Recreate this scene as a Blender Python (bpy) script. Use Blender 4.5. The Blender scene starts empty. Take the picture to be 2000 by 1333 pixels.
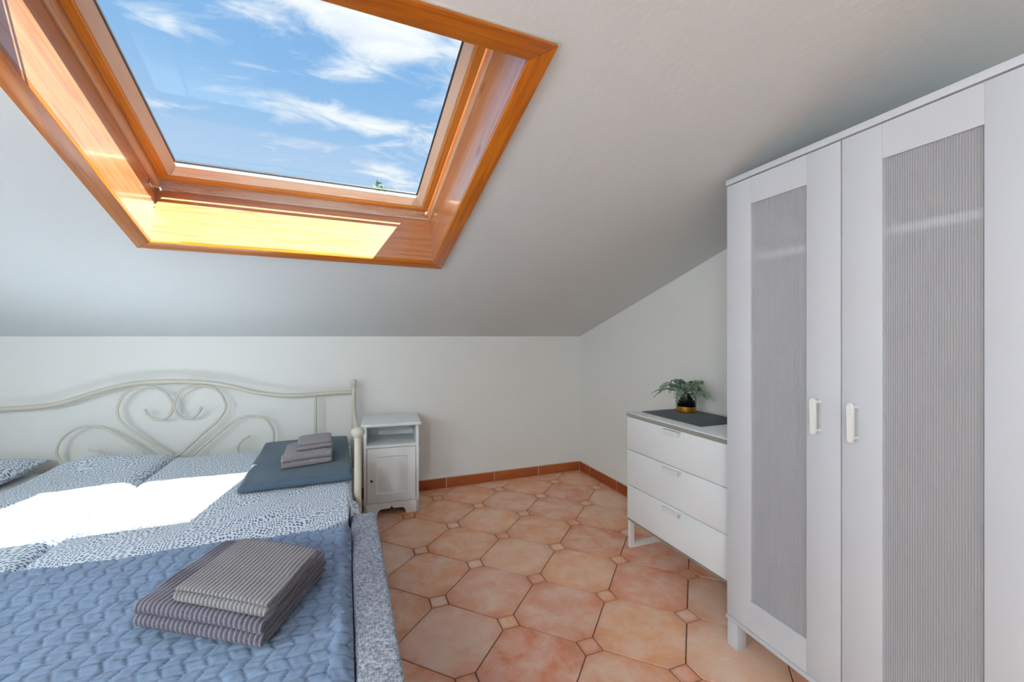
import bpy, bmesh, math, random
from mathutils import Vector, Matrix, noise
random.seed(7)
scene = bpy.context.scene
COL = scene.collection
PI = math.pi

# ------------------------------------------------------------------ camera
EYE = 1.19
YAW = math.atan2(325, 825)
cam = bpy.data.cameras.new('camera')
cam.sensor_width = 36.0
cam.lens = 825 / 2000 * 36
cam.shift_y = -9 / 2000
cam.clip_start = 0.02
co = bpy.data.objects.new('camera', cam)
co.location = (0, 0, EYE)
co.rotation_euler = (PI / 2, 0, -YAW)
COL.objects.link(co)
scene.camera = co

# ------------------------------------------------------------------ view
vs = scene.view_settings
vs.view_transform = 'Standard'
vs.look = 'None'
vs.gamma = 1
vs.use_curve_mapping = False
vs.exposure = 0.0
SKY_STRENGTH = 1.1
SUN_STRENGTH = 22.0
FILL_PENDANT_STRENGTH = 120.0  # added fill light, hung unseen behind the camera
FILL_FLOOR_STRENGTH = 42.0  # second added fill light, unseen, left of the beds

# ------------------------------------------------------------------ node helpers
class NT:
    def __init__(self, tree):
        self.t = tree
    def n(self, kind, **kw):
        nd = self.t.nodes.new(kind)
        for k, v in kw.items():
            if k.startswith('_'):
                setattr(nd, k[1:], v)
        return nd
    def link(self, a, b):
        self.t.links.new(a, b)
    def val(self, sock, v):
        if isinstance(v, bpy.types.NodeSocket):
            self.link(v, sock)
        else:
            sock.default_value = v
    def math(self, op, a, b=0.0, clamp=False):
        nd = self.t.nodes.new('ShaderNodeMath')
        nd.operation = op
        nd.use_clamp = clamp
        self.val(nd.inputs[0], a)
        self.val(nd.inputs[1], b)
        return nd.outputs[0]
    def vmath(self, op, a, b=(0, 0, 0)):
        nd = self.t.nodes.new('ShaderNodeVectorMath')
        nd.operation = op
        self.val(nd.inputs[0], a)
        self.val(nd.inputs[1], b)
        return nd.outputs[0]
    def mix(self, fac, a, b, blend='MIX'):
        nd = self.t.nodes.new('ShaderNodeMix')
        nd.data_type = 'RGBA'
        nd.blend_type = blend
        self.val(nd.inputs[0], fac)
        self.val(nd.inputs[6], a if isinstance(a, bpy.types.NodeSocket) else tuple(a) + (1,))
        self.val(nd.inputs[7], b if isinstance(b, bpy.types.NodeSocket) else tuple(b) + (1,))
        return nd.outputs[2]
    def ramp(self, fac, stops):
        nd = self.t.nodes.new('ShaderNodeValToRGB')
        r = nd.color_ramp
        while len(r.elements) < len(stops):
            r.elements.new(0.5)
        for e, (p, c) in zip(r.elements, stops):
            e.position = p
            e.color = (c, c, c, 1) if not hasattr(c, '__len__') else tuple(c) + (1,)
        self.val(nd.inputs[0], fac)
        return nd.outputs[0]
    def noise(self, vec, scale, detail=3, rough=0.5, dist=0.0):
        nd = self.t.nodes.new('ShaderNodeTexNoise')
        if vec is not None:
            self.link(vec, nd.inputs['Vector'])
        nd.inputs['Scale'].default_value = scale
        nd.inputs['Detail'].default_value = detail
        nd.inputs['Roughness'].default_value = rough
        nd.inputs['Distortion'].default_value = dist
        return nd.outputs[0]
    def mapping(self, vec, scale=(1, 1, 1), rot=(0, 0, 0), loc=(0, 0, 0)):
        nd = self.t.nodes.new('ShaderNodeMapping')
        self.link(vec, nd.inputs[0])
        nd.inputs[1].default_value = loc
        nd.inputs[2].default_value = rot
        nd.inputs[3].default_value = scale
        return nd.outputs[0]
    def bump(self, height, strength=0.3, dist=0.01):
        nd = self.t.nodes.new('ShaderNodeBump')
        nd.inputs['Strength'].default_value = strength
        nd.inputs['Distance'].default_value = dist
        self.link(height, nd.inputs['Height'])
        return nd.outputs[0]

def lin(r, g, b):
    f = lambda c: (c / 255) / 12.92 if c <= 10 else ((c / 255 + .055) / 1.055) ** 2.4
    return (f(r), f(g), f(b))

MATS = {}
def material(name, color=(.8, .8, .8), rough=.5, metal=0.0, spec=0.5, coat=0.0, build=None):
    m = bpy.data.materials.new(name)
    m.use_nodes = True
    nt = NT(m.node_tree)
    b = m.node_tree.nodes['Principled BSDF']
    b.inputs['Base Color'].default_value = tuple(color) + (1,)
    b.inputs['Roughness'].default_value = rough
    b.inputs['Metallic'].default_value = metal
    b.inputs['Specular IOR Level'].default_value = spec
    b.inputs['Coat Weight'].default_value = coat
    b.inputs['Coat Roughness'].default_value = .15
    if build:
        build(nt, b)
    MATS[name] = m
    return m

def objco(nt):
    return nt.n('ShaderNodeTexCoord').outputs['Object']

# ------------------------------------------------------------------ sky + sun
w = bpy.data.worlds.new('sky')
scene.world = w
w.use_nodes = True
nt = NT(w.node_tree)
bg = w.node_tree.nodes['Background']
d = nt.n('ShaderNodeTexCoord').outputs['Generated']
sep = nt.n('ShaderNodeSeparateXYZ')
nt.link(d, sep.inputs[0])
up = nt.math('MAXIMUM', sep.outputs[2], 0.0)
blue = nt.ramp(up, [(0.0, lin(212, 230, 244)), (.28, lin(178, 210, 240)), (.5, lin(136, 182, 230)), (1.0, lin(84, 140, 210))])
den = nt.math('ADD', up, 0.1)
qx = nt.math('DIVIDE', sep.outputs[0], den)
qy = nt.math('DIVIDE', sep.outputs[1], den)
comb = nt.n('ShaderNodeCombineXYZ')
nt.link(qx, comb.inputs[0]); nt.link(qy, comb.inputs[1])
q = comb.outputs[0]
wisp = nt.noise(nt.mapping(q, (1.0, 1.9, 1), (0, 0, -.35)), 4.2, 8, .62, .7)
broad = nt.noise(nt.mapping(q, (1.0, 1.5, 1), (0, 0, -.3), (3.1, 1.7, 0)), 1.3, 3, .5, .2)
bias = nt.math('MULTIPLY', nt.math('SUBTRACT', broad, .5), .5)
# the larger cloud banks, as directions on the sky dome (x, y, length, width, angle, weight)
for (cx, cy, ra, rb, an, wt) in ((.06, 1.20, .40, .14, -.10, .48), (.06, 1.36, .16, .08, -.7, .26), (.02, 1.70, .26, .075, .12, .34),
                                 (.22, 2.10, .20, .09, .3, .30), (-.44, 1.37, .16, .05, .3, .24), (.36, 1.42, .10, .22, 0, .24),
                                 (-.26, 1.50, .10, .03, .2, .20)):
    dx = nt.math('SUBTRACT', qx, cx); dy = nt.math('SUBTRACT', qy, cy)
    c_, s_ = math.cos(an), math.sin(an)
    a_ = nt.math('DIVIDE', nt.math('ADD', nt.math('MULTIPLY', dx, c_), nt.math('MULTIPLY', dy, s_)), ra)
    b_ = nt.math('DIVIDE', nt.math('SUBTRACT', nt.math('MULTIPLY', dy, c_), nt.math('MULTIPLY', dx, s_)), rb)
    r2 = nt.math('ADD', nt.math('MULTIPLY', a_, a_), nt.math('MULTIPLY', b_, b_))
    g = nt.math('MULTIPLY', nt.math('POWER', 2.718, nt.math('MULTIPLY', r2, -1.0)), wt)
    bias = nt.math('ADD', bias, g)
dens = nt.math('ADD', nt.math('SUBTRACT', wisp, .58), bias)
cl = nt.ramp(dens, [(0.0, 0.0), (.10, .25), (.24, .72), (.42, 1.0)])
sky = nt.mix(cl, blue, lin(248, 250, 253))
nt.link(sky, bg.inputs['Color'])
bg.inputs['Strength'].default_value = SKY_STRENGTH

sl = bpy.data.lights.new('sun', 'SUN')
sl.energy = SUN_STRENGTH
sl.angle = math.radians(.53)
sl.color = (1.0, .97, .92)
so = bpy.data.objects.new('sun', sl)
so.rotation_euler = Vector((-.54, .50, -1)).to_track_quat('-Z', 'Y').to_euler()
so.location = (4, -4, 8)
COL.objects.link(so)

# ------------------------------------------------------------------ object helpers
def link(o, parent=None):
    COL.objects.link(o)
    if parent is not None:
        o.parent = parent
    return o

def tag(o, label=None, cat=None, group=None, kind=None):
    if label: o['label'] = label
    if cat: o['category'] = cat
    if group: o['group'] = group
    if kind: o['kind'] = kind
    return o

def empty(name, loc=(0, 0, 0), rz=0.0, label=None, cat=None, group=None, kind=None):
    o = bpy.data.objects.new(name, None)
    o.empty_display_size = .1
    o.location = loc
    o.rotation_euler = (0, 0, rz)
    COL.objects.link(o)
    return tag(o, label, cat, group, kind)

def mesh_obj(name, bm, mat, parent=None, smooth=False, angle=None):
    bmesh.ops.recalc_face_normals(bm, faces=bm.faces)
    me = bpy.data.meshes.new(name)
    bm.to_mesh(me)
    bm.free()
    if mat is not None:
        for m in (mat if isinstance(mat, (list, tuple)) else [mat]):
            me.materials.append(m)
    if smooth:
        me.polygons.foreach_set('use_smooth', [True] * len(me.polygons))
        if angle:
            try:
                me.set_sharp_from_angle(angle=math.radians(angle))
            except Exception:
                pass
    return link(bpy.data.objects.new(name, me), parent)

def pydata(name, verts, faces, mat, parent=None, smooth=False, angle=None):
    bm = bmesh.new()
    vv = [bm.verts.new(v) for v in verts]
    for f in faces:
        try:
            bm.faces.new([vv[i] for i in f])
        except ValueError:
            pass
    return mesh_obj(name, bm, mat, parent, smooth, angle)

def add_box(bm, x0, x1, y0, y1, z0, z1):
    v = [bm.verts.new(p) for p in ((x0, y0, z0), (x1, y0, z0), (x1, y1, z0), (x0, y1, z0), (x0, y0, z1), (x1, y0, z1), (x1, y1, z1), (x0, y1, z1))]
    for f in ((0, 3, 2, 1), (4, 5, 6, 7), (0, 1, 5, 4), (1, 2, 6, 5), (2, 3, 7, 6), (3, 0, 4, 7)):
        bm.faces.new([v[i] for i in f])

def box(name, b, mat, parent=None, bev=0.0, seg=2):
    bm = bmesh.new()
    add_box(bm, *b)
    if bev:
        bmesh.ops.bevel(bm, geom=list(bm.edges), offset=bev, segments=seg, profile=.5, affect='EDGES')
    return mesh_obj(name, bm, mat, parent, smooth=bool(bev), angle=40)

def add_prism(bm, poly, fn0, fn1):
    a = [bm.verts.new(fn0(p)) for p in poly]
    b = [bm.verts.new(fn1(p)) for p in poly]
    n = len(poly)
    bm.faces.new(a[::-1]); bm.faces.new(b)
    for i in range(n):
        bm.faces.new([a[i], a[(i + 1) % n], b[(i + 1) % n], b[i]])

def prism(name, poly, fn0, fn1, mat, parent=None, bev=0.0):
    bm = bmesh.new()
    add_prism(bm, poly, fn0, fn1)
    if bev:
        bmesh.ops.bevel(bm, geom=list(bm.edges), offset=bev, segments=2, profile=.5, affect='EDGES')
    return mesh_obj(name, bm, mat, parent, smooth=bool(bev), angle=40)

def catmull(pts, sub=6):
    P = [Vector(p) for p in pts]
    out = []
    for i in range(len(P) - 1):
        p0 = P[i - 1] if i else P[0] * 2 - P[1]
        p1, p2 = P[i], P[i + 1]
        p3 = P[i + 2] if i + 2 < len(P) else P[-1] * 2 - P[-2]
        for k in range(sub):
            t = k / sub
            out.append(.5 * ((2 * p1) + (p2 - p0) * t + (2 * p0 - 5 * p1 + 4 * p2 - p3) * t * t + (3 * p1 - p0 - 3 * p2 + p3) * t ** 3))
    out.append(P[-1])
    return out

def add_tube(bm, pts, r, n=10, caps=True):
    P = [Vector(p) for p in pts]
    rings = []
    ref = None
    for i, p in enumerate(P):
        t = (P[min(i + 1, len(P) - 1)] - P[max(i - 1, 0)]).normalized()
        if ref is None:
            ref = Vector((0, 0, 1)) if abs(t.z) < .9 else Vector((1, 0, 0))
        a = (ref - t * ref.dot(t)).normalized()
        ref = a
        b = t.cross(a)
        rr = r[i] if hasattr(r, '__len__') else r
        rings.append([bm.verts.new(p + (a * math.cos(2 * PI * k / n) + b * math.sin(2 * PI * k / n)) * rr) for k in range(n)])
    for i in range(len(rings) - 1):
        for k in range(n):
            bm.faces.new([rings[i][k], rings[i][(k + 1) % n], rings[i + 1][(k + 1) % n], rings[i + 1][k]])
    if caps:
        bm.faces.new(rings[0][::-1]); bm.faces.new(rings[-1])

def tube(name, pts, r, mat, parent=None, n=10):
    bm = bmesh.new()
    add_tube(bm, pts, r, n)
    return mesh_obj(name, bm, mat, parent, smooth=True, angle=50)

def lathe(name, prof, mat, parent=None, n=32, loc=(0, 0, 0), angle=45):
    bm = bmesh.new()
    rings = []
    for (r, z) in prof:
        if r < 1e-6:
            rings.append([bm.verts.new((loc[0], loc[1], loc[2] + z))])
        else:
            rings.append([bm.verts.new((loc[0] + r * math.cos(2 * PI * k / n), loc[1] + r * math.sin(2 * PI * k / n), loc[2] + z)) for k in range(n)])
    for a, b in zip(rings, rings[1:]):
        for k in range(n):
            q_ = [a[k % len(a)], a[(k + 1) % len(a)], b[(k + 1) % len(b)], b[k % len(b)]]
            u = []
            for v in q_:
                if v not in u: u.append(v)
            if len(u) > 2: bm.faces.new(u)
    return mesh_obj(name, bm, mat, parent, smooth=True, angle=angle)

def fbm(x, y, z=0.0, s=1.0, o=3):
    v, a, f = 0.0, 1.0, s
    for _ in range(o):
        v += a * noise.noise(Vector((x * f, y * f, z * f + 3.7)))
        a *= .5; f *= 2.03
    return v

# ------------------------------------------------------------------ materials
def b_plaster(nt, b):
    c = objco(nt)
    n1 = nt.noise(c, 9, 5, .6)
    n2 = nt.noise(c, 60, 4, .6)
    h = nt.math('ADD', nt.math('MULTIPLY', n1, .7), nt.math('MULTIPLY', n2, .25))
    nt.link(nt.bump(h, .12, .02), b.inputs['Normal'])
    nt.link(nt.mix(nt.noise(c, 1.3, 3), (.83, .83, .81), (.86, .86, .84)), b.inputs['Base Color'])
M_WALL = material('plaster_paint', rough=.88, spec=.25, build=b_plaster)
def b_ceil(nt, b):
    c = objco(nt)
    n1 = nt.noise(c, 7, 5, .62)
    n2 = nt.noise(c, 45, 5, .65)
    h = nt.math('ADD', n1, nt.math('MULTIPLY', n2, .4))
    nt.link(nt.bump(h, .13, .02), b.inputs['Normal'])
M_CEIL = material('ceiling_paint', (.74, .77, .775), .9, spec=.2, build=b_ceil)

def b_tile(nt, b):
    info = nt.n('ShaderNodeObjectInfo')
    rnd = info.outputs['Random']
    c = objco(nt)
    off = nt.n('ShaderNodeCombineXYZ')
    for i in range(2):
        nt.link(nt.math('MULTIPLY', rnd, 37.0 + 11 * i), off.inputs[i])
    cc = nt.vmath('ADD', c, off.outputs[0])
    base = nt.ramp(rnd, [(0, lin(224, 136, 98)), (.25, lin(238, 164, 118)), (.5, lin(244, 180, 134)), (.75, lin(244, 200, 172)), (1, lin(230, 142, 106))])
    cloud = nt.ramp(nt.noise(cc, 9, 5, .62, .4), [(.36, 0.0), (.66, 1.0)])
    col = nt.mix(nt.math('MULTIPLY', cloud, .65), base, lin(250, 224, 204))
    g = nt.n('ShaderNodeTexCoord').outputs['Generated']
    s2 = nt.n('ShaderNodeSeparateXYZ'); nt.link(nt.vmath('SUBTRACT', g, (.5, .5, .5)), s2.inputs[0])
    r = nt.math('POWER', nt.math('ADD', nt.math('POWER', nt.math('ABSOLUTE', s2.outputs[0]), 2.6), nt.math('POWER', nt.math('ABSOLUTE', s2.outputs[1]), 2.6)), 1 / 2.6)
    r = nt.math('ADD', r, nt.math('MULTIPLY', nt.math('SUBTRACT', nt.noise(cc, 14, 3), .5), .22))
    edge = nt.ramp(r, [(.34, 0.0), (.54, 1.0)])
    col = nt.mix(nt.math('MULTIPLY', edge, .6), col, lin(212, 122, 70))
    sp = nt.ramp(nt.noise(cc, 120, 2, .5), [(.66, 0.0), (.74, 1.0)])
    col = nt.mix(nt.math('MULTIPLY', sp, .45), col, lin(120, 62, 40))
    nt.link(col, b.inputs['Base Color'])
    nt.link(nt.ramp(nt.noise(cc, 18, 4), [(.3, .28), (.7, .44)]), b.inputs['Roughness'])
    nt.link(nt.bump(nt.noise(cc, 22, 5, .6), .12, .01), b.inputs['Normal'])
M_TILE = material('terracotta_tile', rough=.45, spec=.4, build=b_tile)
def b_grout(nt, b):
    c = objco(nt)
    nt.link(nt.mix(nt.noise(c, 25, 4), lin(92, 62, 44), lin(128, 92, 68)), b.inputs['Base Color'])
M_GROUT = material('floor_grout', rough=.9, build=b_grout)
def b_btile(nt, b):
    info = nt.n('ShaderNodeObjectInfo')
    c = objco(nt)
    base = nt.mix(info.outputs['Random'], lin(164, 82, 40), lin(188, 106, 60))
    n_ = nt.ramp(nt.noise(nt.mapping(c, (3, 3, 14)), 4, 4), [(.3, 0.0), (.75, 1.0)])
    nt.link(nt.mix(nt.math('MULTIPLY', n_, .5), base, lin(150, 68, 30)), b.inputs['Base Color'])
M_BTILE = material('baseboard_tile', rough=.38, spec=.45, build=b_btile)
M_CAULK = material('baseboard_caulk', lin(226, 196, 172), .8, build=lambda nt, b: nt.link(nt.mix(nt.noise(objco(nt), 30), lin(214, 180, 152), lin(234, 208, 186)), b.inputs['Base Color']))

def wood_builder(axis, weather=0.0, tint=0.0, pale=False):
    def f(nt, b):
        c = objco(nt)
        info = nt.n('ShaderNodeObjectInfo').outputs['Random']
        off = nt.n('ShaderNodeCombineXYZ')
        for i in range(3): nt.link(nt.math('MULTIPLY', info, 13.0 + 7 * i), off.inputs[i])
        c = nt.vmath('ADD', c, off.outputs[0])
        sc = [16, 16, 16]; sc[axis] = 1.1
        g1 = nt.noise(nt.mapping(c, sc), 2.2, 6, .62, 1.2)
        sc2 = [70, 70, 70]; sc2[axis] = 2.5
        g2 = nt.noise(nt.mapping(c, sc2), 1.6, 3, .6)
        g = nt.math('ADD', nt.math('MULTIPLY', g1, .7), nt.math('MULTIPLY', g2, .3))
        col = nt.ramp(g, [(.30, lin(164, 98, 56)), (.46, lin(194, 128, 82)), (.62, lin(206, 146, 100)), (.8, lin(214, 164, 122))]) if pale is True else \
            nt.ramp(g, [(.30, lin(186, 106, 26)), (.46, lin(220, 142, 46)), (.62, lin(232, 162, 70)), (.8, lin(238, 180, 100))]) if pale else \
            nt.ramp(g, [(.30, lin(146, 70, 3)), (.46, lin(188, 102, 8)), (.62, lin(206, 122, 18)), (.8, lin(214, 140, 40))])
        sk = [6, 6, 6]; sk[axis] = 2.6
        vor = nt.n('ShaderNodeTexVoronoi')
        nt.link(nt.mapping(c, sk), vor.inputs['Vector']); vor.inputs['Scale'].default_value = .9
        knot = nt.ramp(vor.outputs['Distance'], [(.03, 1.0), (.09, 0.0)])
        col = nt.mix(nt.math('MULTIPLY', knot, .7), col, lin(112, 48, 14))
        if weather:
            sw = [9, 9, 9]; sw[axis] = 1.6
            wv = nt.ramp(nt.noise(nt.mapping(c, sw), 1.7, 6, .7, 1.0), [(.36, 0.0), (.54, 1.0)])
            col = nt.mix(nt.math('MULTIPLY', wv, weather), col, lin(214, 200, 188))
        if tint:
            col = nt.mix(tint, col, lin(228, 208, 186))
        nt.link(col, b.inputs['Base Color'])
        nt.link(nt.bump(g, .12, .004), b.inputs['Normal'])
    return f
M_WOODX = material('varnished_pine_x', rough=.34, spec=.5, coat=.35, build=wood_builder(0))
M_WOODY = material('varnished_pine_y', rough=.34, spec=.5, coat=.35, build=wood_builder(1))
M_LINX = material('lining_pine_x', rough=.3, spec=.6, coat=1.0, build=wood_builder(0, 0, 0, True))
M_LINY = material('lining_pine_y', rough=.3, spec=.6, coat=1.0, build=wood_builder(1, 0, 0, True))
M_SASHX = material('sash_pine_x', rough=.34, coat=.3, build=wood_builder(0, 0, 0, 'sash'))
M_SASHY = material('sash_pine_y', rough=.34, coat=.3, build=wood_builder(1, 0, 0, 'sash'))
M_WEATHX = material('weathered_pine_x', rough=.5, coat=.1, build=wood_builder(0, .85, 0, True))
M_WEATHY = material('weathered_pine_y', rough=.5, coat=.1, build=wood_builder(1, .5, 0, 'sash'))
M_PALEY = material('faded_pine_y', rough=.45, coat=.1, build=wood_builder(1, .5, .75))
M_PALEX = material('faded_pine_x', rough=.45, coat=.1, build=wood_builder(0, .5, .5))
M_SEAL = material('glazing_seal', lin(70, 70, 72), .5, build=lambda nt, b: nt.link(nt.mix(nt.noise(objco(nt), 40), lin(62, 62, 64), lin(84, 84, 86)), b.inputs['Base Color']))
M_ALU = material('grey_aluminium', lin(150, 140, 140), .4, .6, build=lambda nt, b: nt.link(nt.ramp(nt.noise(objco(nt), 30), [(0, .3), (1, .45)]), b.inputs['Roughness']))
M_STEEL = material('nickel', lin(200, 200, 200), .3, .9, build=lambda nt, b: nt.link(nt.ramp(nt.noise(objco(nt), 60), [(0, .22), (1, .4)]), b.inputs['Roughness']))

def b_glass(nt, b):
    t = nt.t
    out = t.nodes['Material Output']
    tr = nt.n('ShaderNodeBsdfTransparent'); tr.inputs[0].default_value = (.97, .985, .98, 1)
    gl = nt.n('ShaderNodeBsdfGlossy'); gl.inputs['Roughness'].default_value = .02
    fr = nt.n('ShaderNodeFresnel'); fr.inputs[0].default_value = 1.35
    mx = nt.n('ShaderNodeMixShader')
    nt.link(nt.math('MULTIPLY', fr.outputs[0], .03), mx.inputs[0]); nt.link(tr.outputs[0], mx.inputs[1]); nt.link(gl.outputs[0], mx.inputs[2])
    nt.link(mx.outputs[0], out.inputs[0])
M_GLASS = material('window_glass', build=b_glass)

def lacquer(name, c0, c1, rough=.38):
    return material(name, c0, rough, spec=.5, build=lambda nt, b: (nt.link(nt.mix(nt.noise(objco(nt), 3, 2), c0, c1), b.inputs['Base Color']),
                    nt.link(nt.bump(nt.noise(objco(nt), 220, 2), .02, .002), b.inputs['Normal'])))
M_WHITE = lacquer('white_lacquer', lin(206, 209, 217), lin(210, 213, 220))
M_DRESSER = lacquer('white_foil', lin(240, 243, 246), lin(243, 246, 248))
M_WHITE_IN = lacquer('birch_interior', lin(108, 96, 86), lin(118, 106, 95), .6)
M_NIGHT = lacquer('painted_white_wood', lin(244, 248, 250), lin(247, 250, 251), .42)
M_TAUPE = lacquer('taupe_edge', lin(150, 146, 138), lin(162, 158, 150), .5)
M_CREAMHANDLE = lacquer('cream_handle', lin(232, 232, 230), lin(236, 236, 234), .35)
M_CREAM = lacquer('cream_metal', lin(205, 200, 184), lin(213, 208, 194), .35)
M_DARK = lacquer('dark_metal', lin(52, 48, 44), lin(70, 64, 58), .4)

def b_panel(nt, b):
    # frosted ribbed plastic: part of the light scatters on its face, part passes blurred
    t = nt.t
    out = t.nodes['Material Output']
    c = objco(nt)
    b.inputs['Roughness'].default_value = .35
    nt.link(nt.mix(nt.noise(c, 2, 2), lin(226, 226, 232), lin(230, 230, 235)), b.inputs['Base Color'])
    rf = nt.n('ShaderNodeBsdfTransparent'); rf.inputs['Color'].default_value = (.92, .92, .93, 1)
    mx = nt.n('ShaderNodeMixShader'); mx.inputs[0].default_value = .64
    nt.link(b.outputs[0], mx.inputs[1]); nt.link(rf.outputs[0], mx.inputs[2])
    nt.link(mx.outputs[0], out.inputs[0])
M_PANEL = material('frosted_ribbed_panel', build=b_panel)

def b_dots(nt, b):
    c = objco(nt)
    s = nt.n('ShaderNodeSeparateXYZ'); nt.link(c, s.inputs[0])
    wob = nt.n('ShaderNodeTexNoise'); nt.link(nt.mapping(c, (1, 1, .2)), wob.inputs['Vector']); wob.inputs['Scale'].default_value = 5.0; wob.inputs['Detail'].default_value = 1
    wv = nt.vmath('SCALE', nt.vmath('SUBTRACT', wob.outputs['Color'], (.5, .5, .5)))
    wv.node.inputs['Scale'].default_value = .16
    cv = nt.vmath('ADD', nt.mapping(c, (1, 1, .35)), wv)
    vor = nt.n('ShaderNodeTexVoronoi'); vor.voronoi_dimensions = '2D'; nt.link(cv, vor.inputs['Vector'])
    vor.inputs['Scale'].default_value = 84; vor.inputs['Randomness'].default_value = .45
    dot = nt.ramp(vor.outputs['Distance'], [(.25, 1.0), (.35, 0.0)])
    col = nt.mix(dot, lin(230, 237, 244), lin(84, 112, 152))
    nt.link(col, b.inputs['Base Color'])
    nt.link(nt.bump(nt.noise(c, 14, 4), .25, .02), b.inputs['Normal'])
    b.inputs['Sheen Weight'].default_value = .15
M_DOTS = material('dotted_cotton', rough=.9, spec=.15, build=b_dots)
def fabric(name, c0, c1, scale=260, bump=.3, sheen=.2):
    def f(nt, b):
        c = objco(nt)
        n_ = nt.noise(c, scale, 3, .6)
        big = nt.noise(c, 5, 3)
        nt.link(nt.mix(nt.math('ADD', nt.math('MULTIPLY', n_, .6), nt.math('MULTIPLY', big, .4)), c0, c1), b.inputs['Base Color'])
        nt.link(nt.bump(n_, bump, .003), b.inputs['Normal'])
        b.inputs['Sheen Weight'].default_value = sheen
    return material(name, c0, .92, spec=.1, build=f)
M_SHEET = fabric('white_sheet', lin(226, 228, 232), lin(236, 238, 240))
M_QUILT = fabric('blue_quilt', lin(112, 136, 166), lin(146, 166, 194), 420, .25, .2)
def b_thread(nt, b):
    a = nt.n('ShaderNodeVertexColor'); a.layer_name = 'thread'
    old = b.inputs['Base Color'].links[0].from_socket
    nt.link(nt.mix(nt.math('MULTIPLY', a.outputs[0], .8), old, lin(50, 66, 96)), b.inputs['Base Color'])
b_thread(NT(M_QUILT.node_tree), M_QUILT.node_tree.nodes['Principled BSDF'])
M_BLANKET = fabric('slate_blanket', lin(70, 92, 110), lin(96, 118, 134), 300, .25, .2)
def b_stitch(nt, b):
    br = nt.n('ShaderNodeTexBrick'); nt.link(nt.mapping(objco(nt), (1, 1, 1)), br.inputs['Vector'])
    br.inputs['Scale'].default_value = 14; br.inputs['Mortar Size'].default_value = .02; br.inputs['Mortar Smooth'].default_value = 1
    nt.link(nt.bump(nt.math('MULTIPLY', br.outputs['Fac'], -1), .5, .004), b.inputs['Normal'])
b_stitch(NT(M_BLANKET.node_tree), M_BLANKET.node_tree.nodes['Principled BSDF'])
M_MAT = fabric('charcoal_felt', lin(62, 68, 76), lin(104, 112, 122), 55, .3, .1)
M_BASEFAB = fabric('bed_base_fabric', lin(88, 94, 104), lin(120, 126, 134), 300)

def b_heather(nt, b):
    c = objco(nt)
    n1 = nt.noise(nt.mapping(c, (420, 90, 90)), 1, 2, .6)
    n2 = nt.noise(nt.mapping(c, (110, 480, 110)), 1, 2, .6)
    n3 = nt.noise(nt.mapping(c, (110, 110, 420)), 1, 2, .6)
    g = nt.math('DIVIDE', nt.math('ADD', nt.math('ADD', n1, n2), n3), 3.0)
    nt.link(nt.ramp(g, [(.40, lin(112, 118, 132)), (.5, lin(162, 168, 180)), (.60, lin(208, 212, 220))]), b.inputs['Base Color'])
    nt.link(nt.bump(g, .35, .003), b.inputs['Normal'])
M_HEATHER = material('heather_grey_weave', rough=.92, spec=.1, build=b_heather)

def towel_mat(name, dark, light, period, width, spark=.5, skew=0.0):
    def f(nt, b):
        c = objco(nt)
        s = nt.n('ShaderNodeSeparateXYZ'); nt.link(c, s.inputs[0])
        xx = nt.math('SUBTRACT', s.outputs[0], nt.math('MULTIPLY', s.outputs[1], skew))
        ph = nt.math('FRACT', nt.math('DIVIDE', nt.math('ADD', xx, 100 * period), period))
        tri = nt.math('ABSOLUTE', nt.math('SUBTRACT', ph, .5))
        line = nt.ramp(tri, [(.5 - width, 0.0), (.5 - width * .5, 1.0)])
        fz = nt.noise(c, 420, 3, .7)
        col = nt.mix(nt.math('MULTIPLY', line, .8), dark, light)
        col = nt.mix(nt.math('MULTIPLY', nt.ramp(fz, [(.45, 0.0), (.68, 1.0)]), spark), col, light)
        nt.link(col, b.inputs['Base Color'])
        nt.link(nt.bump(fz, .6, .004), b.inputs['Normal'])
        b.inputs['Sheen Weight'].default_value = .3
    return material(name, dark, .95, spec=.05, build=f)
RIB = .0138
M_TOWEL_DARK = towel_mat('plum_grey_terry', lin(84, 80, 94), lin(158, 154, 166), RIB, .2, .5, -.2)
M_TOWEL_MID = towel_mat('warm_grey_terry', lin(112, 108, 114), lin(186, 182, 182), RIB * .85, .2, .5, -.24)
M_TOWEL_PALE = towel_mat('mauve_grey_terry', lin(150, 143, 150), lin(168, 161, 167), .011, .2, .4, .22)

M_POT = material('black_glaze', lin(14, 15, 16), .18, build=lambda nt, b: nt.link(nt.ramp(nt.noise(objco(nt), 20), [(0, .12), (1, .26)]), b.inputs['Roughness']))
M_GOLD = material('brushed_gold', lin(196, 142, 44), .34, .85, build=lambda nt, b: nt.link(nt.mix(nt.noise(nt.mapping(objco(nt), (10, 10, 200)), 3), lin(176, 120, 36), lin(214, 162, 66)), b.inputs['Base Color']))
M_SOIL = material('soil', lin(40, 30, 22), .95, build=lambda nt, b: nt.link(nt.mix(nt.noise(objco(nt), 90), lin(30, 22, 16), lin(60, 46, 32)), b.inputs['Base Color']))
def b_leaf(nt, b):
    c = objco(nt)
    info = nt.n('ShaderNodeObjectInfo').outputs['Random']
    a = nt.mix(info, lin(84, 108, 76), lin(136, 160, 128))
    nt.link(nt.mix(nt.ramp(nt.noise(c, 45, 3), [(.35, 0.0), (.7, 1.0)]), a, lin(178, 198, 178)), b.inputs['Base Color'])
M_LEAF = material('fern_leaf', rough=.55, build=b_leaf)
M_TREE = material('tree_leaf', rough=.7, build=lambda nt, b: nt.link(nt.mix(nt.noise(objco(nt), 4), lin(92, 116, 62), lin(136, 156, 96)), b.inputs['Base Color']))
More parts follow.
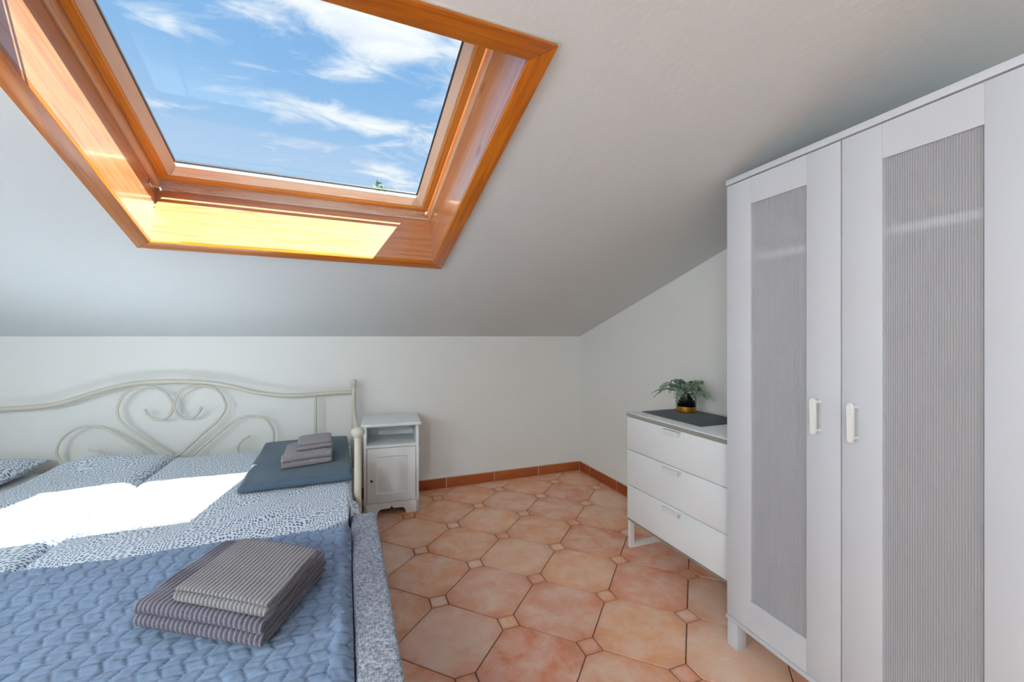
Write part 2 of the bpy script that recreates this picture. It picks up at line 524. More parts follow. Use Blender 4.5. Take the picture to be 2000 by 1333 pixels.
M_BARK = material('bark', rough=.9, build=lambda nt, b: nt.link(nt.mix(nt.noise(objco(nt), 9), lin(70, 54, 40), lin(104, 84, 66)), b.inputs['Base Color']))
def fill_glow(name, strength):  # glowing globe of the two added fill lights
    m = bpy.data.materials.new(name)
    m.use_nodes = True
    b = m.node_tree.nodes['Principled BSDF']
    b.inputs['Base Color'].default_value = (.9, .9, .88, 1)
    b.inputs['Emission Color'].default_value = (.86, .965, 1.0, 1)
    b.inputs['Emission Strength'].default_value = strength
    return m
M_FILL_PENDANT = fill_glow('fill_pendant_glow', FILL_PENDANT_STRENGTH)
M_FILL_FLOOR = fill_glow('fill_floor_glow', FILL_FLOOR_STRENGTH)

# ------------------------------------------------------------------ room shell
WX, WY = 1.947, 3.29          # right wall, back (knee) wall
LX, FY = -2.15, -2.6          # left wall, wall behind the camera
T = .308                      # ceiling rise per metre
def ceil_z(y): return EYE + T * (WY - y)

fl = box('floor', (LX - .1, WX + .1, FY - .1, WY + .1, -.12, -.0045), M_GROUT)
tag(fl, 'terracotta octagon tile floor with small square inserts', kind='structure')
th = .1
tag(box('wall_back', (LX - th, WX + th, WY, WY + th, -.1, EYE + .02), M_WALL), 'low white knee wall behind the metal bed', kind='structure')
tag(box('wall_front', (LX - th, WX + th, FY - th, FY, -.1, ceil_z(FY) + .1), M_WALL), 'white wall behind the camera', kind='structure')
poly = [(FY - th, -.1), (WY + th, -.1), (WY + th, ceil_z(WY + th) + .02), (FY - th, ceil_z(FY - th) + .02)]
tag(prism('wall_right', poly, lambda p: (WX, p[0], p[1]), lambda p: (WX + th, p[0], p[1]), M_WALL), 'white sloping-topped wall behind dresser and wardrobe', kind='structure')
tag(prism('wall_left', poly, lambda p: (LX - th, p[0], p[1]), lambda p: (LX, p[0], p[1]), M_WALL), 'white wall left of the beds', kind='structure')

# roof frame of reference: x along the room, y up the slope, z out through the roof
cs, sn = 1 / math.hypot(1, T), T / math.hypot(1, T)
E1, E2, E3 = Vector((1, 0, 0)), Vector((0, -cs, sn)), Vector((0, sn, cs))
O = Vector((0, WY, EYE))
def roof(x, s, n=0.0): return O + E1 * x + E2 * s + E3 * n
WA = math.radians(1.5)                        # the window sits slightly askew in the slope
WO = (-.711, 1.294)
WW, WL, CW = 1.111, 1.150, .057
def wloc(x, y, n=0.0):
    return roof(WO[0] + x * math.cos(WA) + y * math.sin(WA), WO[1] - x * math.sin(WA) + y * math.cos(WA), n)

bm = bmesh.new()
hole = [(-.022, -.022), (WW + .022, -.022), (WW + .022, WL + .022), (-.022, WL + .022)]
s_lo, s_hi = -.12 / cs, (WY - FY + .12) / cs
outer = [(LX - th, s_lo), (WX + th, s_lo), (WX + th, s_hi), (LX - th, s_hi)]
DEPTH = .24
lay = []
for n_ in (0.0, DEPTH):
    lay.append(([bm.verts.new(roof(x, s, n_)) for x, s in outer], [bm.verts.new(wloc(x, y, n_)) for x, y in hole]))
for ou, ho in lay:
    for i in range(4):
        j = (i + 1) % 4
        bm.faces.new([ou[i], ou[j], ho[j], ho[i]])
for i in range(4):
    j = (i + 1) % 4
    bm.faces.new([lay[0][0][i], lay[0][0][j], lay[1][0][j], lay[1][0][i]])
    bm.faces.new([lay[0][1][i], lay[0][1][j], lay[1][1][j], lay[1][1][i]])
tag(mesh_obj('ceiling', bm, M_CEIL), 'white plastered sloping attic ceiling', kind='structure')

# ------------------------------------------------------------------ floor tiles
PITCH, SQ = .3415, .076
TO = Vector((.631, 1.644))
A1 = Vector((math.cos(-PI / 4), math.sin(-PI / 4))) * PITCH
A2 = Vector((math.cos(PI / 4), math.sin(PI / 4))) * PITCH
def clip(poly, x0, x1, y0, y1):
    for ax, lim, sg in ((0, x0, 1), (0, x1, -1), (1, y0, 1), (1, y1, -1)):
        out = []
        for i in range(len(poly)):
            p, q_ = poly[i], poly[(i + 1) % len(poly)]
            dp, dq = (p[ax] - lim) * sg, (q_[ax] - lim) * sg
            if dp >= 0: out.append(p)
            if dp * dq < 0:
                t = dp / (dp - dq)
                out.append(p + (q_ - p) * t)
        poly = out
        if len(poly) < 3: return []
    return poly
def area(p): return abs(sum(p[i].x * p[(i + 1) % len(p)].y - p[(i + 1) % len(p)].x * p[i].y for i in range(len(p)))) / 2
def tile_mesh(poly):
    cen = sum(poly, Vector((0, 0))) / len(poly)
    ins = []
    for p in poly:
        dv = p - cen
        ins.append(cen + dv * max(0, 1 - .0028 / max(dv.length, .02)))
    bm = bmesh.new()
    rows = [[bm.verts.new((p.x, p.y, z)) for p in pl] for pl, z in ((poly, -.0045), (poly, -.0016), (ins, 0.0))]
    n = len(poly)
    for a, b in zip(rows, rows[1:]):
        for i in range(n): bm.faces.new([a[i], a[(i + 1) % n], b[(i + 1) % n], b[i]])
    bm.faces.new(rows[-1])
    bmesh.ops.recalc_face_normals(bm, faces=bm.faces)
    me = bpy.data.meshes.new('floor_tile'); bm.to_mesh(me); bm.free()
    me.materials.append(M_TILE)
    return me
G = .0022
hs = SQ / 2
sq_poly = [Vector((sx * (hs - G), sy * (hs - G))) for sx, sy in ((-1, -1), (1, -1), (1, 1), (-1, 1))]
cx = PITCH / math.sqrt(2)
oct_poly = []
# octagon: a square on its corner, its four corners cut by the small squares
for k in range(4):
    ang = k * PI / 2
    for sgn in (-1, 1):
        a, b_ = cx - hs - G * 1.0, sgn * (hs - G * .4)
        oct_poly.append(Vector((a * math.cos(ang) - b_ * math.sin(ang), a * math.sin(ang) + b_ * math.cos(ang))))
M_OCT, M_SQ = tile_mesh(oct_poly), tile_mesh(sq_poly)
rx0, rx1, ry0, ry1 = LX + .002, WX - .002, FY + .002, WY - .002
for i in range(-14, 15):
    for j in range(-14, 15):
        for kind, poly, me, nm in ((0, sq_poly, M_SQ, 'floor_tile_insert'), (1, oct_poly, M_OCT, 'floor_tile')):
            c = TO + A1 * (i + .5 * kind) + A2 * (j + .5 * kind)
            P = [p + c for p in poly]
            if all(rx0 <= p.x <= rx1 and ry0 <= p.y <= ry1 for p in P):
                o = bpy.data.objects.new(nm, me)
            else:
                Q = clip(P, rx0, rx1, ry0, ry1)
                if len(Q) < 3 or area(Q) < 4e-4: continue
                o = bpy.data.objects.new(nm, tile_mesh([p - c for p in Q]))
            o.location = (c.x, c.y, 0)
            link(o, fl)

# tiled baseboards
def baseboard(name, label, horiz, joints, fixed):
    e = empty(name, (0, 0, 0), kind='structure'); tag(e, label)
    H = .077
    for a, b_ in zip(joints, joints[1:]):
        lo, hi = min(a, b_) + .002, max(a, b_) - .002
        if horiz:
            o = box('baseboard_tile', (lo, hi, fixed - .010, fixed, 0, H), M_BTILE, e, .002, 2)
        else:
            o = box('baseboard_tile', (fixed - .010, fixed, lo, hi, 0, H), M_BTILE, e, .002, 2)
    lo, hi = min(joints), max(joints)
    if horiz:
        box('grout_line', (lo, hi, fixed - .0085, fixed, -.001, H + .0035), M_CAULK, e)
    else:
        box('grout_line', (fixed - .0085, fixed, lo, hi, -.001, H + .0035), M_CAULK, e)
jx = [WX - .0105 - .40 * k for k in range(10)] + [LX]
baseboard('baseboard_back', 'row of glazed brown skirting tiles along the knee wall', True, jx, WY)
jy = [WY - .0105, 3.106] + [3.106 - .38 * k for k in range(1, 15)]
baseboard('baseboard_right', 'row of glazed brown skirting tiles behind the dresser', False, jy, WX)

# ------------------------------------------------------------------ skylight
win = bpy.data.objects.new('window_1', None)
R3 = Matrix((E1, E2, E3)).transposed() @ Matrix.Rotation(-WA, 3, 'Z')
win.matrix_world = Matrix.Translation(wloc(0, 0)) @ R3.to_4x4()
COL.objects.link(win)
tag(win, 'pine roof window with varnished lining boards and blue sky beyond', kind='structure')
# casing boards, mitred, lying on the ceiling
o0 = [(-CW, -CW), (WW + CW, -CW), (WW + CW, WL + CW), (-CW, WL + CW)]
i0 = [(0, 0), (WW, 0), (WW, WL), (0, WL)]
for k in range(4):
    j = (k + 1) % 4
    g = .0008
    pl_ = [o0[k], o0[j], i0[j], i0[k]]
    c_ = (sum(p[0] for p in pl_) / 4, sum(p[1] for p in pl_) / 4)
    pl_ = [(p[0] + (c_[0] - p[0]) * g, p[1] + (c_[1] - p[1]) * g) for p in pl_]
    prism('casing_board', pl_, lambda p: (p[0], p[1], -.014), lambda p: (p[0], p[1], -.0002), M_WOODX if k % 2 == 0 else M_WOODY, win, .0015)
# caulk bead round the casing
bm = bmesh.new()
for k in range(4):
    j = (k + 1) % 4
    q0, q1 = o0[k], o0[j]
    add_tube(bm, [(q0[0], q0[1], -.001), (q1[0], q1[1], -.001)], .005, 6)
mesh_obj('caulk_bead', bm, M_WALL, win, True)
# lining boards
LD = .222
for nm, b_, m in (('lining_board', (-.02, WW + .02, -.02, 0, -.0002, LD), M_LINX), ('lining_board', (-.02, WW + .02, WL, WL + .02, -.0002, LD), M_LINX),
                  ('lining_board', (-.02, 0, 0, WL, -.0002, LD), M_LINY), ('lining_board', (WW, WW + .02, 0, WL, -.0002, LD), M_LINY)):
    box(nm, b_, m, win)
# fixed frame (profile with a small step), then the sash with a bevel up to the pane
def frame_rect(name, mats, prof, y_hi):
    # prof: closed outline of (inset, z); one object per side, mitred
    sides = []
    def pt(corner, ins, z):
        X = ins if corner in (0, 3) else WW - ins
        Y = ins * 1.0 + OFFY if corner in (0, 1) else y_hi - ins
        return (X, Y, z)
    for k in range(4):
        j = (k + 1) % 4
        bm = bmesh.new()
        a = [bm.verts.new(pt(k, i_, z)) for i_, z in prof]
        b_ = [bm.verts.new(pt(j, i_, z)) for i_, z in prof]
        n = len(prof)
        bm.faces.new(a); bm.faces.new(b_[::-1])
        for t in range(n): bm.faces.new([a[t], a[(t + 1) % n], b_[(t + 1) % n], b_[t]])
        sides.append(mesh_obj(name, bm, mats[k], win))
    return sides
OFFY = 0.0
frame_rect('frame_rail', (M_WEATHX, M_WEATHY, M_WEATHX, M_WEATHY), [(-.03, .2225), (.006, .2225), (.010, .229), (.007, .233), (.013, .238), (.015, .264), (-.03, .264)], WL)
OFFY = .008
frame_rect('sash_rail', (M_SASHX, M_SASHY, M_SASHX, M_SASHY), [(.018, .256), (.047, .252), (.050, .256), (.050, .300), (.018, .300)], WL)
frame_rect('glazing_bead', (M_PALEX, M_PALEY, M_PALEX, M_PALEY), [(.0505, .258), (.056, .258), (.080, .286), (.080, .298), (.0505, .298)], WL)
OFFY = .030
frame_rect('glazing_seal', (M_SEAL,) * 4, [(.078, .288), (.085, .288), (.085, .296), (.078, .296)], WL - .02)
OFFY = 0
box('glass_pane', (.076, WW - .076, .1, WL - .08, .289, .294), M_GLASS, win)
# control bar along the top of the sash
bm = bmesh.new()
add_box(bm, .055, WW - .095, 1.016, 1.05, .178, .20)
bmesh.ops.bevel(bm, geom=list(bm.edges), offset=.005, segments=2, affect='EDGES')
add_box(bm, .08, .10, 1.03, 1.115, .19, .26)
add_box(bm, WW - .14, WW - .12, 1.03, 1.115, .19, .26)
mesh_obj('control_bar', bm, M_ALU, win)
# small metal catch on the left lining near the bottom corner
ct = box('catch', (0.0, .006, .045, .085, .196, .212), M_STEEL, win, .002)
tag(ct, 'small nickel catch')
tube('catch_pin', [(.004, .058, .205), (.026, .052, .200), (.030, .05, .190)], .005, M_STEEL, ct, 8)

# ------------------------------------------------------------------ beds
H0 = 3.2                                       # plane of the metal back rail
def px(u, v):                                  # outline sheet -> bed plane (x, z)
    return u, v
def hb(u, v, y=H0):
    """point of the back panel, drawn on a measured grid 0..2000 x 0..1000"""
    X = u / 2.7778; Yv = 640 + v / 2.7778
    fx, fy = math.sin(YAW), math.cos(YAW)
    a = (X - 1000) / 825
    dx, dy = fx + a * fy, fy - a * fx
    t = y / dy
    return (t * dx, y, EYE - t * (Yv - 657.5) / 825)
bed = empty('metal_daybed', (-.96, 2.66, 0), 0, 'cream tubular metal daybed with heart scroll back against the knee wall', 'bed')
BO = Vector(bed.location)
def bl(pts): return [Vector(p) - BO for p in pts]
PX, FYP, BYP = .054, 2.12, 3.2
XL = -1.99
rail = [hb(*p) for p in ((150, 436), (290, 420), (400, 390), (490, 361), (600, 330), (720, 305), (850, 295), (970, 293), (1080, 297), (1180, 307), (1270, 325), (1360, 347), (1450, 362), (1530, 369), (1620, 368), (1715, 362), (1820, 355))]
zR = hb(1900, 351)[2]
rail = [(XL, H0, .787), (-1.85, H0, .786), (-1.75, H0, .788)] + rail + [(PX, H0, zR)]
tube('top_rail', catmull(bl(rail), 5), .0135, M_CREAM, bed, 12)
scrolls = {
 'heart_scroll': [[(1092, 432), (1075, 465), (1045, 487), (1010, 495), (975, 483), (953, 455), (945, 425), (952, 385), (975, 350), (1010, 328), (1060, 316), (1110, 316), (1160, 330), (1200, 365), (1222, 410), (1222, 440), (1200, 480), (1160, 525), (1100, 575), (1040, 630), (990, 675), (948, 712), (944, 800)],
                  [(785, 443), (800, 472), (830, 495), (862, 502), (900, 493), (925, 470), (938, 435), (932, 405), (915, 375), (885, 348), (845, 328), (800, 322), (750, 325), (700, 345), (660, 380), (638, 430), (637, 465), (650, 500), (690, 540), (750, 585), (820, 630), (890, 675), (936, 712), (941, 800)]],
 'side_scroll': [[(960, 775), (1030, 710), (1080, 665), (1150, 605), (1220, 545), (1280, 502), (1330, 483), (1380, 480), (1430, 492), (1465, 525), (1485, 570), (1482, 620), (1462, 670), (1420, 705), (1360, 718), (1312, 700), (1292, 662), (1300, 630), (1325, 605), (1358, 588)],
                 [(905, 775), (815, 705), (760, 660), (690, 615), (620, 575), (560, 548), (490, 536), (430, 543), (370, 575), (325, 620), (308, 665), (312, 700), (340, 745), (400, 775), (470, 772), (530, 745), (555, 710), (530, 680), (480, 662)]]}
for nm, lst in scrolls.items():
    for pts in lst:
        tube(nm, catmull(bl([hb(*p) for p in pts]), 4), .0068 if nm == 'side_scroll' else .0078, M_CREAM, bed, 8)
        e = bl([hb(*pts[-1] if nm == 'side_scroll' else pts[0])])[0]
zs = .40
for x in (-.193, -1.86):
    tube('spindle', bl([(x, H0, .79), (x, H0, zs)]), .0095, M_CREAM, bed)
tube('lower_rail', bl([(XL, H0, zs), (PX, H0, zs)]), .012, M_CREAM, bed)
for x in (PX, XL):
    tube('back_post', bl([(x, BYP, 0), (x, BYP, .40), (x, BYP, .845)]), .0155, M_CREAM, bed, 14)
    lathe('finial', [(0, .838), (.016, .838), (.021, .846), (.019, .855), (.022, .862), (.0215, .874), (.014, .884), (0, .887)], M_CREAM, bed, 16, tuple(Vector((x, BYP, 0)) - BO))
    arm = [(x, BYP, .80), (x, 3.165, .752), (x, 3.09, .722), (x, 2.92, .705), (x, 2.62, .708), (x, 2.35, .722), (x, FYP, .735)]
    tube('arm_rail', catmull(bl(arm), 5), .0125, M_CREAM, bed, 12)
    tube('front_post', bl([(x, FYP, 0), (x, FYP, .72)]), .0165, M_CREAM, bed, 16)
    lathe('ball_finial', [(0, .698), (.017, .699), (.019, .704), (.0175, .709), (.0175, .714)] + [(.0315 * math.sin(t) if k < 12 else 0, .738 - .026 * math.cos(t)) for k, t in [(k, PI * k / 12) for k in range(3, 13)]], M_CREAM, bed, 20, tuple(Vector((x, FYP, 0)) - BO))
    box('side_rail', tuple(v - BO[i // 2] if i < 2 else (v - BO[1] if i < 4 else v) for i, v in enumerate((x - .012, x + .012, FYP, BYP, .22, .26))), M_CREAM, bed)
box('front_rail', (XL - BO.x, PX - BO.x, FYP - .012 - BO.y, FYP + .012 - BO.y, .22, .26), M_CREAM, bed)

def soft_box(name, b, mat, bev, parent=None):
    return box(name, b, mat, parent, bev, 4)
tag(soft_box('mattress', (-1.95, .012, 2.145, 3.175, .262, .424), M_SHEET, .035), 'mattress in a smooth white sheet on the metal daybed', 'mattress')

gb = empty('upholstered_bed', (-.9, 1.1, 0), 0, 'heather grey upholstered bed frame standing in front of the metal daybed', 'bed')
def gbox(nm, b_, m, bev=0.0): return box(nm, (b_[0] + .9, b_[1] + .9, b_[2] - 1.1, b_[3] - 1.1, b_[4], b_[5]), m, gb, bev, 4)
gbox('end_board', (.021, .122, .30, 1.90, .05, .442), M_HEATHER, .014)
gbox('end_board', (-2.04, -1.94, .30, 1.90, .05, .442), M_HEATHER, .014)
gbox('side_board', (-1.94, .021, .30, .36, .05, .30), M_HEATHER, .012)
gbox('side_board', (-1.94, .021, 1.84, 1.90, .05, .26), M_HEATHER, .012)
gbox('slat_base', (-1.94, .021, .36, 1.84, .20, .258), M_BASEFAB)
for x in (.05, -2.0):
    for y in (.36, 1.84):
        gbox('leg', (x - .02, x + .02, y - .02, y + .02, 0, .06), M_DARK)
tag(soft_box('mattress', (-1.93, .012, .37, 2.06, .262, .418), M_SHEET, .035), 'mattress hidden beneath the blue quilt on the grey bed', 'mattress')

def cloth_grid(name, xs, ys, top, bottom, mat, parent=None, skip=None):
    """closed soft slab: top sheet z=top(x,y), underside z=bottom(x,y)"""
    nx, ny = len(xs), len(ys)
    verts, faces = [], []
    for f in (top, bottom):
        for j in range(ny):
            for i in range(nx):
                verts.append(f(xs[i], ys[j]))
    N = nx * ny
    idx = lambda i, j: j * nx + i
    for j in range(ny - 1):
        for i in range(nx - 1):
            faces.append((idx(i, j), idx(i + 1, j), idx(i + 1, j + 1), idx(i, j + 1)))
            faces.append((N + idx(i, j), N + idx(i, j + 1), N + idx(i + 1, j + 1), N + idx(i + 1, j)))
    for i in range(nx - 1):
        faces.append((idx(i, 0), N + idx(i, 0), N + idx(i + 1, 0), idx(i + 1, 0)))
        faces.append((idx(i, ny - 1), idx(i + 1, ny - 1), N + idx(i + 1, ny - 1), N + idx(i, ny - 1)))
    for j in range(ny - 1):
        faces.append((idx(0, j), idx(0, j + 1), N + idx(0, j + 1), N + idx(0, j)))
        faces.append((idx(nx - 1, j), N + idx(nx - 1, j), N + idx(nx - 1, j + 1), idx(nx - 1, j + 1)))
    me = bpy.data.meshes.new(name)
    me.from_pydata(verts, [], faces)
    me.materials.append(mat)
    me.polygons.foreach_set('use_smooth', [True] * len(faces))
    try: me.set_sharp_from_angle(angle=math.radians(70))
    except Exception: pass
    return link(bpy.data.objects.new(name, me), parent)
def frange(a, b, st):
    n = max(1, round((b - a) / st))
    return [a + (b - a) * k / n for k in range(n + 1)]
def rnd_edge(e, r):            # 0 at the rim .. 1 inside, quarter-round
    t = max(0.0, min(1.0, e / r))
    return math.sqrt(max(0, 1 - (1 - t) ** 2))

Y0D = 1.50
def duvet_h(x, y):
    h = .468 + .006 * fbm(x, y, 0, 3.2) + .0035 * fbm(x * .6 + y * .8, y * 3 - x * 2, 1.0, 5)
    # diagonal creases near the corner of the towels
    h += .007 * math.exp(-((x + .28) / .22) ** 2 - ((y - 1.86) / .16) ** 2) * math.sin((x * .75 - y * .65) * 75)
    h -= .018 * max(0, min(1, (1.82 - y) / .15))
    return h
def right_duvet(x, y):
    ey = min(3.10 + .012 * math.sin(x * 9) - y, 9)
    e = min(x + .958, ey)
    h = duvet_h(x, y)
    dr = max(0.0, x - .0)
    z = .426 + (h - .426) * rnd_edge(e, .045) - 18 * dr * dr
    return (x + (.012 * math.sin(y * 7) if x > .03 else 0), y, z)
xs = frange(-.958, -.90, .008)[:-1] + frange(-.90, .0, .014)[:-1] + frange(.0, .066, .008)
ys = frange(Y0D, 3.0, .014)[:-1] + frange(3.0, 3.10, .007)
# keep clear of the metal post: the hanging edge stays inside it there
def rd_top(x, y):
    p = right_duvet(x, y)
    lim = .030 if abs(y - FYP) < .10 or y > FYP else .066
    if y < 1.93: lim = min(lim, .012)
    if y < 1.80: lim = min(lim, .012 - .08 * min(1, (1.80 - y) / .05))
    return (min(p[0], lim), p[1], p[2])
def rd_bot(x, y):
    p = rd_top(x, y)
    return (p[0], p[1], min(p[2] - .004, .426 if x < .004 else p[2] - .012))
dv = cloth_grid('duvet', xs, ys, rd_top, rd_bot, M_DOTS)
tag(dv, 'blue dotted white duvet spread right of the seam, under folded blanket and towels', 'duvet', 'dotted duvets')
def left_duvet(x, y):
    e = min(-.9590 - x, x + 1.47 + .02 * math.sin(y * 5), 3.125 - y)
    h = duvet_h(x, y) + .055 * math.exp(-((x + 1.27) / .17) ** 2 - ((y - 3.06) / .13) ** 2) + .016 * math.exp(-((x + 1.05) / .12) ** 2) * max(0, min(1, (y - 2.2) / .5))
    return (x - .02 * math.sin(y * 5) * max(0, (-1.3 - x) / .17), y, .426 + (h - .426) * rnd_edge(e, .045))
xs = frange(-1.47, -1.41, .008)[:-1] + frange(-1.41, -1.0, .014)[:-1] + frange(-1.0, -.9605, .006)
ys = frange(Y0D, 3.0, .014)[:-1] + frange(3.0, 3.125, .007)
dv2 = cloth_grid('duvet', xs, ys, left_duvet, lambda x, y: (left_duvet(x, y)[0], y, .4255), M_DOTS)
tag(dv2, 'blue dotted white duvet left of the seam, beside the bare white sheet', 'duvet', 'dotted duvets')

# quilt across the grey bed, stitched into slanted staggered cells
def quilt_far(x): return 1.742 - .045 * max(0, x + .7) + .008 * math.sin(x * 11) + .004 * math.sin(x * 31)
CU, CV = .043, .036
def stitch(x, y):
    v = y / CV; row = math.floor(v); fv = v - row
    sg = 1 if row % 2 else -1
    u = x / CU + .5 * (row % 2) + sg * .38 * fv + .06 * fbm(x, y, 0, 6)
    fu = u - math.floor(u)
    d = min(min(fu, 1 - fu) * CU * .9, min(fv, 1 - fv) * CV)
    return 1 - math.exp(-d / .0026)
def q_top(x, t):
    y = .40 + (quilt_far(x) - .40) * t
    z = .452 + .022 * max(0, min(1, (y - 1.50) / .12)) + .006 * fbm(x, y, 2, 3.1) + .0035 * fbm(x * 2, y * 2, 5, 9)
    z += .0062 * stitch(x, y) + .0022 * noise.noise(Vector((x * 45 + y * 30, y * 95 - x * 25, 0)))
    ed = .0185 - x
    if ed < .055:                               # tucked down beside the end board, rumpled
        k = 1 - max(0, ed) / .055
        z += .010 * math.sin(k * PI) + .006 * noise.noise(Vector((x * 40, y * 28, 1))) - .020 * k * k
    z = z - .010 * (1 - rnd_edge(quilt_far(x) - y, .012))
    return (x + (.004 * math.sin(y * 23) if ed < .05 else 0) * (1 if ed > .008 else 0), y, z)
xs = frange(-1.93, -1.05, .016)[:-1] + frange(-1.05, .0185, .0040)
ys = [.40 + 0 * k for k in range(0)]
ts = frange(0, .33, .012)[:-1] + frange(.33, .992, .0031)[:-1] + frange(.992, 1.0, .002)
qt = cloth_grid('quilt', xs, ts, q_top, lambda x, t: (q_top(x, t)[0], q_top(x, t)[1], q_top(x, t)[2] - (.013 if t > .985 else .010)), M_QUILT)
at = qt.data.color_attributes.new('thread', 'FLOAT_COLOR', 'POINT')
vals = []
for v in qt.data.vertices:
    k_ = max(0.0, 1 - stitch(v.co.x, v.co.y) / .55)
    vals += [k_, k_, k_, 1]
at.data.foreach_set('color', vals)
tag(qt, 'blue stitched quilt covering the grey bed in the foreground', 'quilt')

# folded cloths: a zig-zag folded sheet pushed through its width
def folded(name, width, depth, layers, t, mat, rib=0.0, amp=0.0, nw=None, sag=.003, seed=0, parent=None, skew=0.0):
    cl = []
    r = t / 2
    for k in range(layers):
        z = (k + .5) * t
        fr = k % 2 == 0
        a, b_ = (depth - r, r) if fr else (r, depth - r)
        for m_ in range(9):
            cl.append((a + (b_ - a) * m_ / 8, z))
        if k < layers - 1:
            xc = r if fr else depth - r
            for m_ in range(1, 6):
                an = PI * m_ / 6
                cl.append((xc + (-1 if fr else 1) * r * math.sin(an), z + r - r * math.cos(an)))
    C = [Vector((p[0], p[1])) for p in cl]
    Nn = []
    for i in range(len(C)):
        tt = (C[min(i + 1, len(C) - 1)] - C[max(i - 1, 0)]).normalized()
        Nn.append(Vector((-tt.y, tt.x)))
    half = t * .47
    ring = [(c + n_ * half, n_) for c, n_ in zip(C, Nn)]
    # rounded free ends
    end = C[-1] - C[-2]; end.normalize()
    ring.append((C[-1] + end * half * .8, end))
    ring += [(c - n_ * half, -n_) for c, n_ in reversed(list(zip(C, Nn)))]
    st = C[0] - C[1]; st.normalize()
    ring.append((C[0] + st * half * .8, st))
    nw = nw or (int(width / rib * 6) if rib else 30)
    verts, faces = [], []
    n = len(ring)
    for i in range(nw + 1):
        x = -width / 2 + width * i / nw
        eg = min(x + width / 2, width / 2 - x)
        ro = 1 - rnd_edge(eg, .008)
        ph = abs(math.sin(PI * x / rib)) if rib else 0
        for c, n_ in ring:
            dp = amp * (ph - .5) - ro * half * .6
            if rib == 0: dp += .0
            p = c + n_ * dp
            lay_ = c.y / (layers * t)
            jx = .004 * noise.noise(Vector((c.x * 14, c.y * 60, seed))) * (1 if x > 0 else -1) * (abs(x) / width * 2) ** 3
            zz = max(p.y, -.002) + sag * fbm(x * 1.0, c.x, seed, 9) * lay_
            zz -= lay_ * .006 * (abs(x) / (width / 2)) ** 4
            verts.append((x + jx * 2 + skew * p.x, p.x, zz))
    for i in range(nw):
        for k in range(n):
            k2 = (k + 1) % n
            faces.append((i * n + k, (i + 1) * n + k, (i + 1) * n + k2, i * n + k2))
    m2 = n // 2
    for base, flip in ((0, False), (nw * n, True)):
        for k in range(m2 - 1):
            q_ = (base + k, base + k + 1, base + n - 2 - k - 1, base + n - 2 - k)
            faces.append(q_ if not flip else q_[::-1])
    return pydata(name, verts, faces, mat, parent, True, 80)

def place(o, x, y, z, rz):
    o.location = (x, y, z); o.rotation_euler = (0, 0, rz)
    return o
# front stack, lying on the quilt
t1 = place(folded('bath_towel', .368, .315, 4, .0165, M_TOWEL_DARK, RIB, .0034, seed=1, skew=-.2), -.330, 1.207, .476, math.radians(-33.5))
tag(t1, 'plum grey ribbed bath towel folded at the bottom of the pile on the quilt', 'towel', 'towels on the quilt')
t2 = place(folded('hand_towel', .268, .245, 3, .0122, M_TOWEL_MID, RIB * .85, .0026, seed=2, skew=-.24), -.278, 1.178, .547, math.radians(-35))
tag(t2, 'lighter warm grey hand towel folded on top of the plum bath towel', 'towel', 'towels on the quilt')

# folded blanket and rear towels on the daybed
bk = folded('folded_blanket', .485, .87, 2, .019, M_BLANKET, 0, 0, 60, .004, 3)
place(bk, -.212, 2.235, .476, math.radians(1.5))
tag(bk, 'slate blue stitched blanket folded flat beside the cream bed post', 'blanket')
t3 = place(folded('bath_towel', .238, .30, 4, .0165, M_TOWEL_PALE, .011, .0012, seed=5, skew=.22), -.186, 2.432, .517, math.radians(13))
tag(t3, 'mauve grey bath towel folded on the slate blanket', 'towel', 'towels on the slate blanket')
t4 = place(folded('hand_towel', .172, .215, 3, .0125, M_TOWEL_PALE, .011, .001, seed=6, skew=.22), -.155, 2.50, .585, math.radians(15))
tag(t4, 'small mauve grey towel on top of the mauve bath towel by the wall', 'towel', 'towels on the slate blanket')

# pillow, cut by the left edge of the photograph
def pillow(name, loc, rz, L, W, H, mat):
    xs_ = frange(-1, 1, .07); ys_ = frange(-1, 1, .07)
    def sh(x, y, s):
        e = (1 - abs(x) ** 2.6) * (1 - abs(y) ** 2.6)
        e = max(0, e) ** .45
        pin = 1 - .06 * (1 - abs(y) ** 2) * abs(x) ** 6
        return (x * L / 2 * pin, y * W / 2 * (1 - .05 * (1 - abs(x) ** 2) * abs(y) ** 6), H / 2 + s * H / 2 * e * (1 + .06 * fbm(x, y, s, 2)))
    o = cloth_grid(name, xs_, ys_, lambda x, y: sh(x, y, 1), lambda x, y: sh(x, y, -1), mat)
    return place(o, *loc, rz)
pw = pillow('pillow', (-1.79, 2.98, .4275), math.radians(92), .42, .46, .115, M_DOTS)
tag(pw, 'blue dotted pillow on the white sheet at the left edge', 'pillow')

# ------------------------------------------------------------------ nightstand
ns = empty('nightstand', (.110, 2.938, 0), math.radians(-4.2), 'small white painted nightstand with open niche between bed post and corner', 'nightstand')
NW, ND = .355, .325
box('top_board', (-.018, NW + .016, -.022, ND, .590, .612), M_NIGHT, ns, .006, 3)
box('side_panel', (0, .018, 0, ND, 0, .590), M_NIGHT, ns, .001)
box('side_panel', (NW - .018, NW, 0, ND, 0, .590), M_NIGHT, ns, .001)
box('back_panel', (.018, NW - .018, ND - .012, ND, .05, .590), M_NIGHT, ns)
box('shelf', (.018, NW - .018, -.001, ND - .012, .448, .466), M_NIGHT, ns, .002)
box('bottom_board', (.018, NW - .018, .02, ND - .012, .075, .09), M_NIGHT, ns)
dr = empty('door', (0, 0, 0)); dr.parent = ns
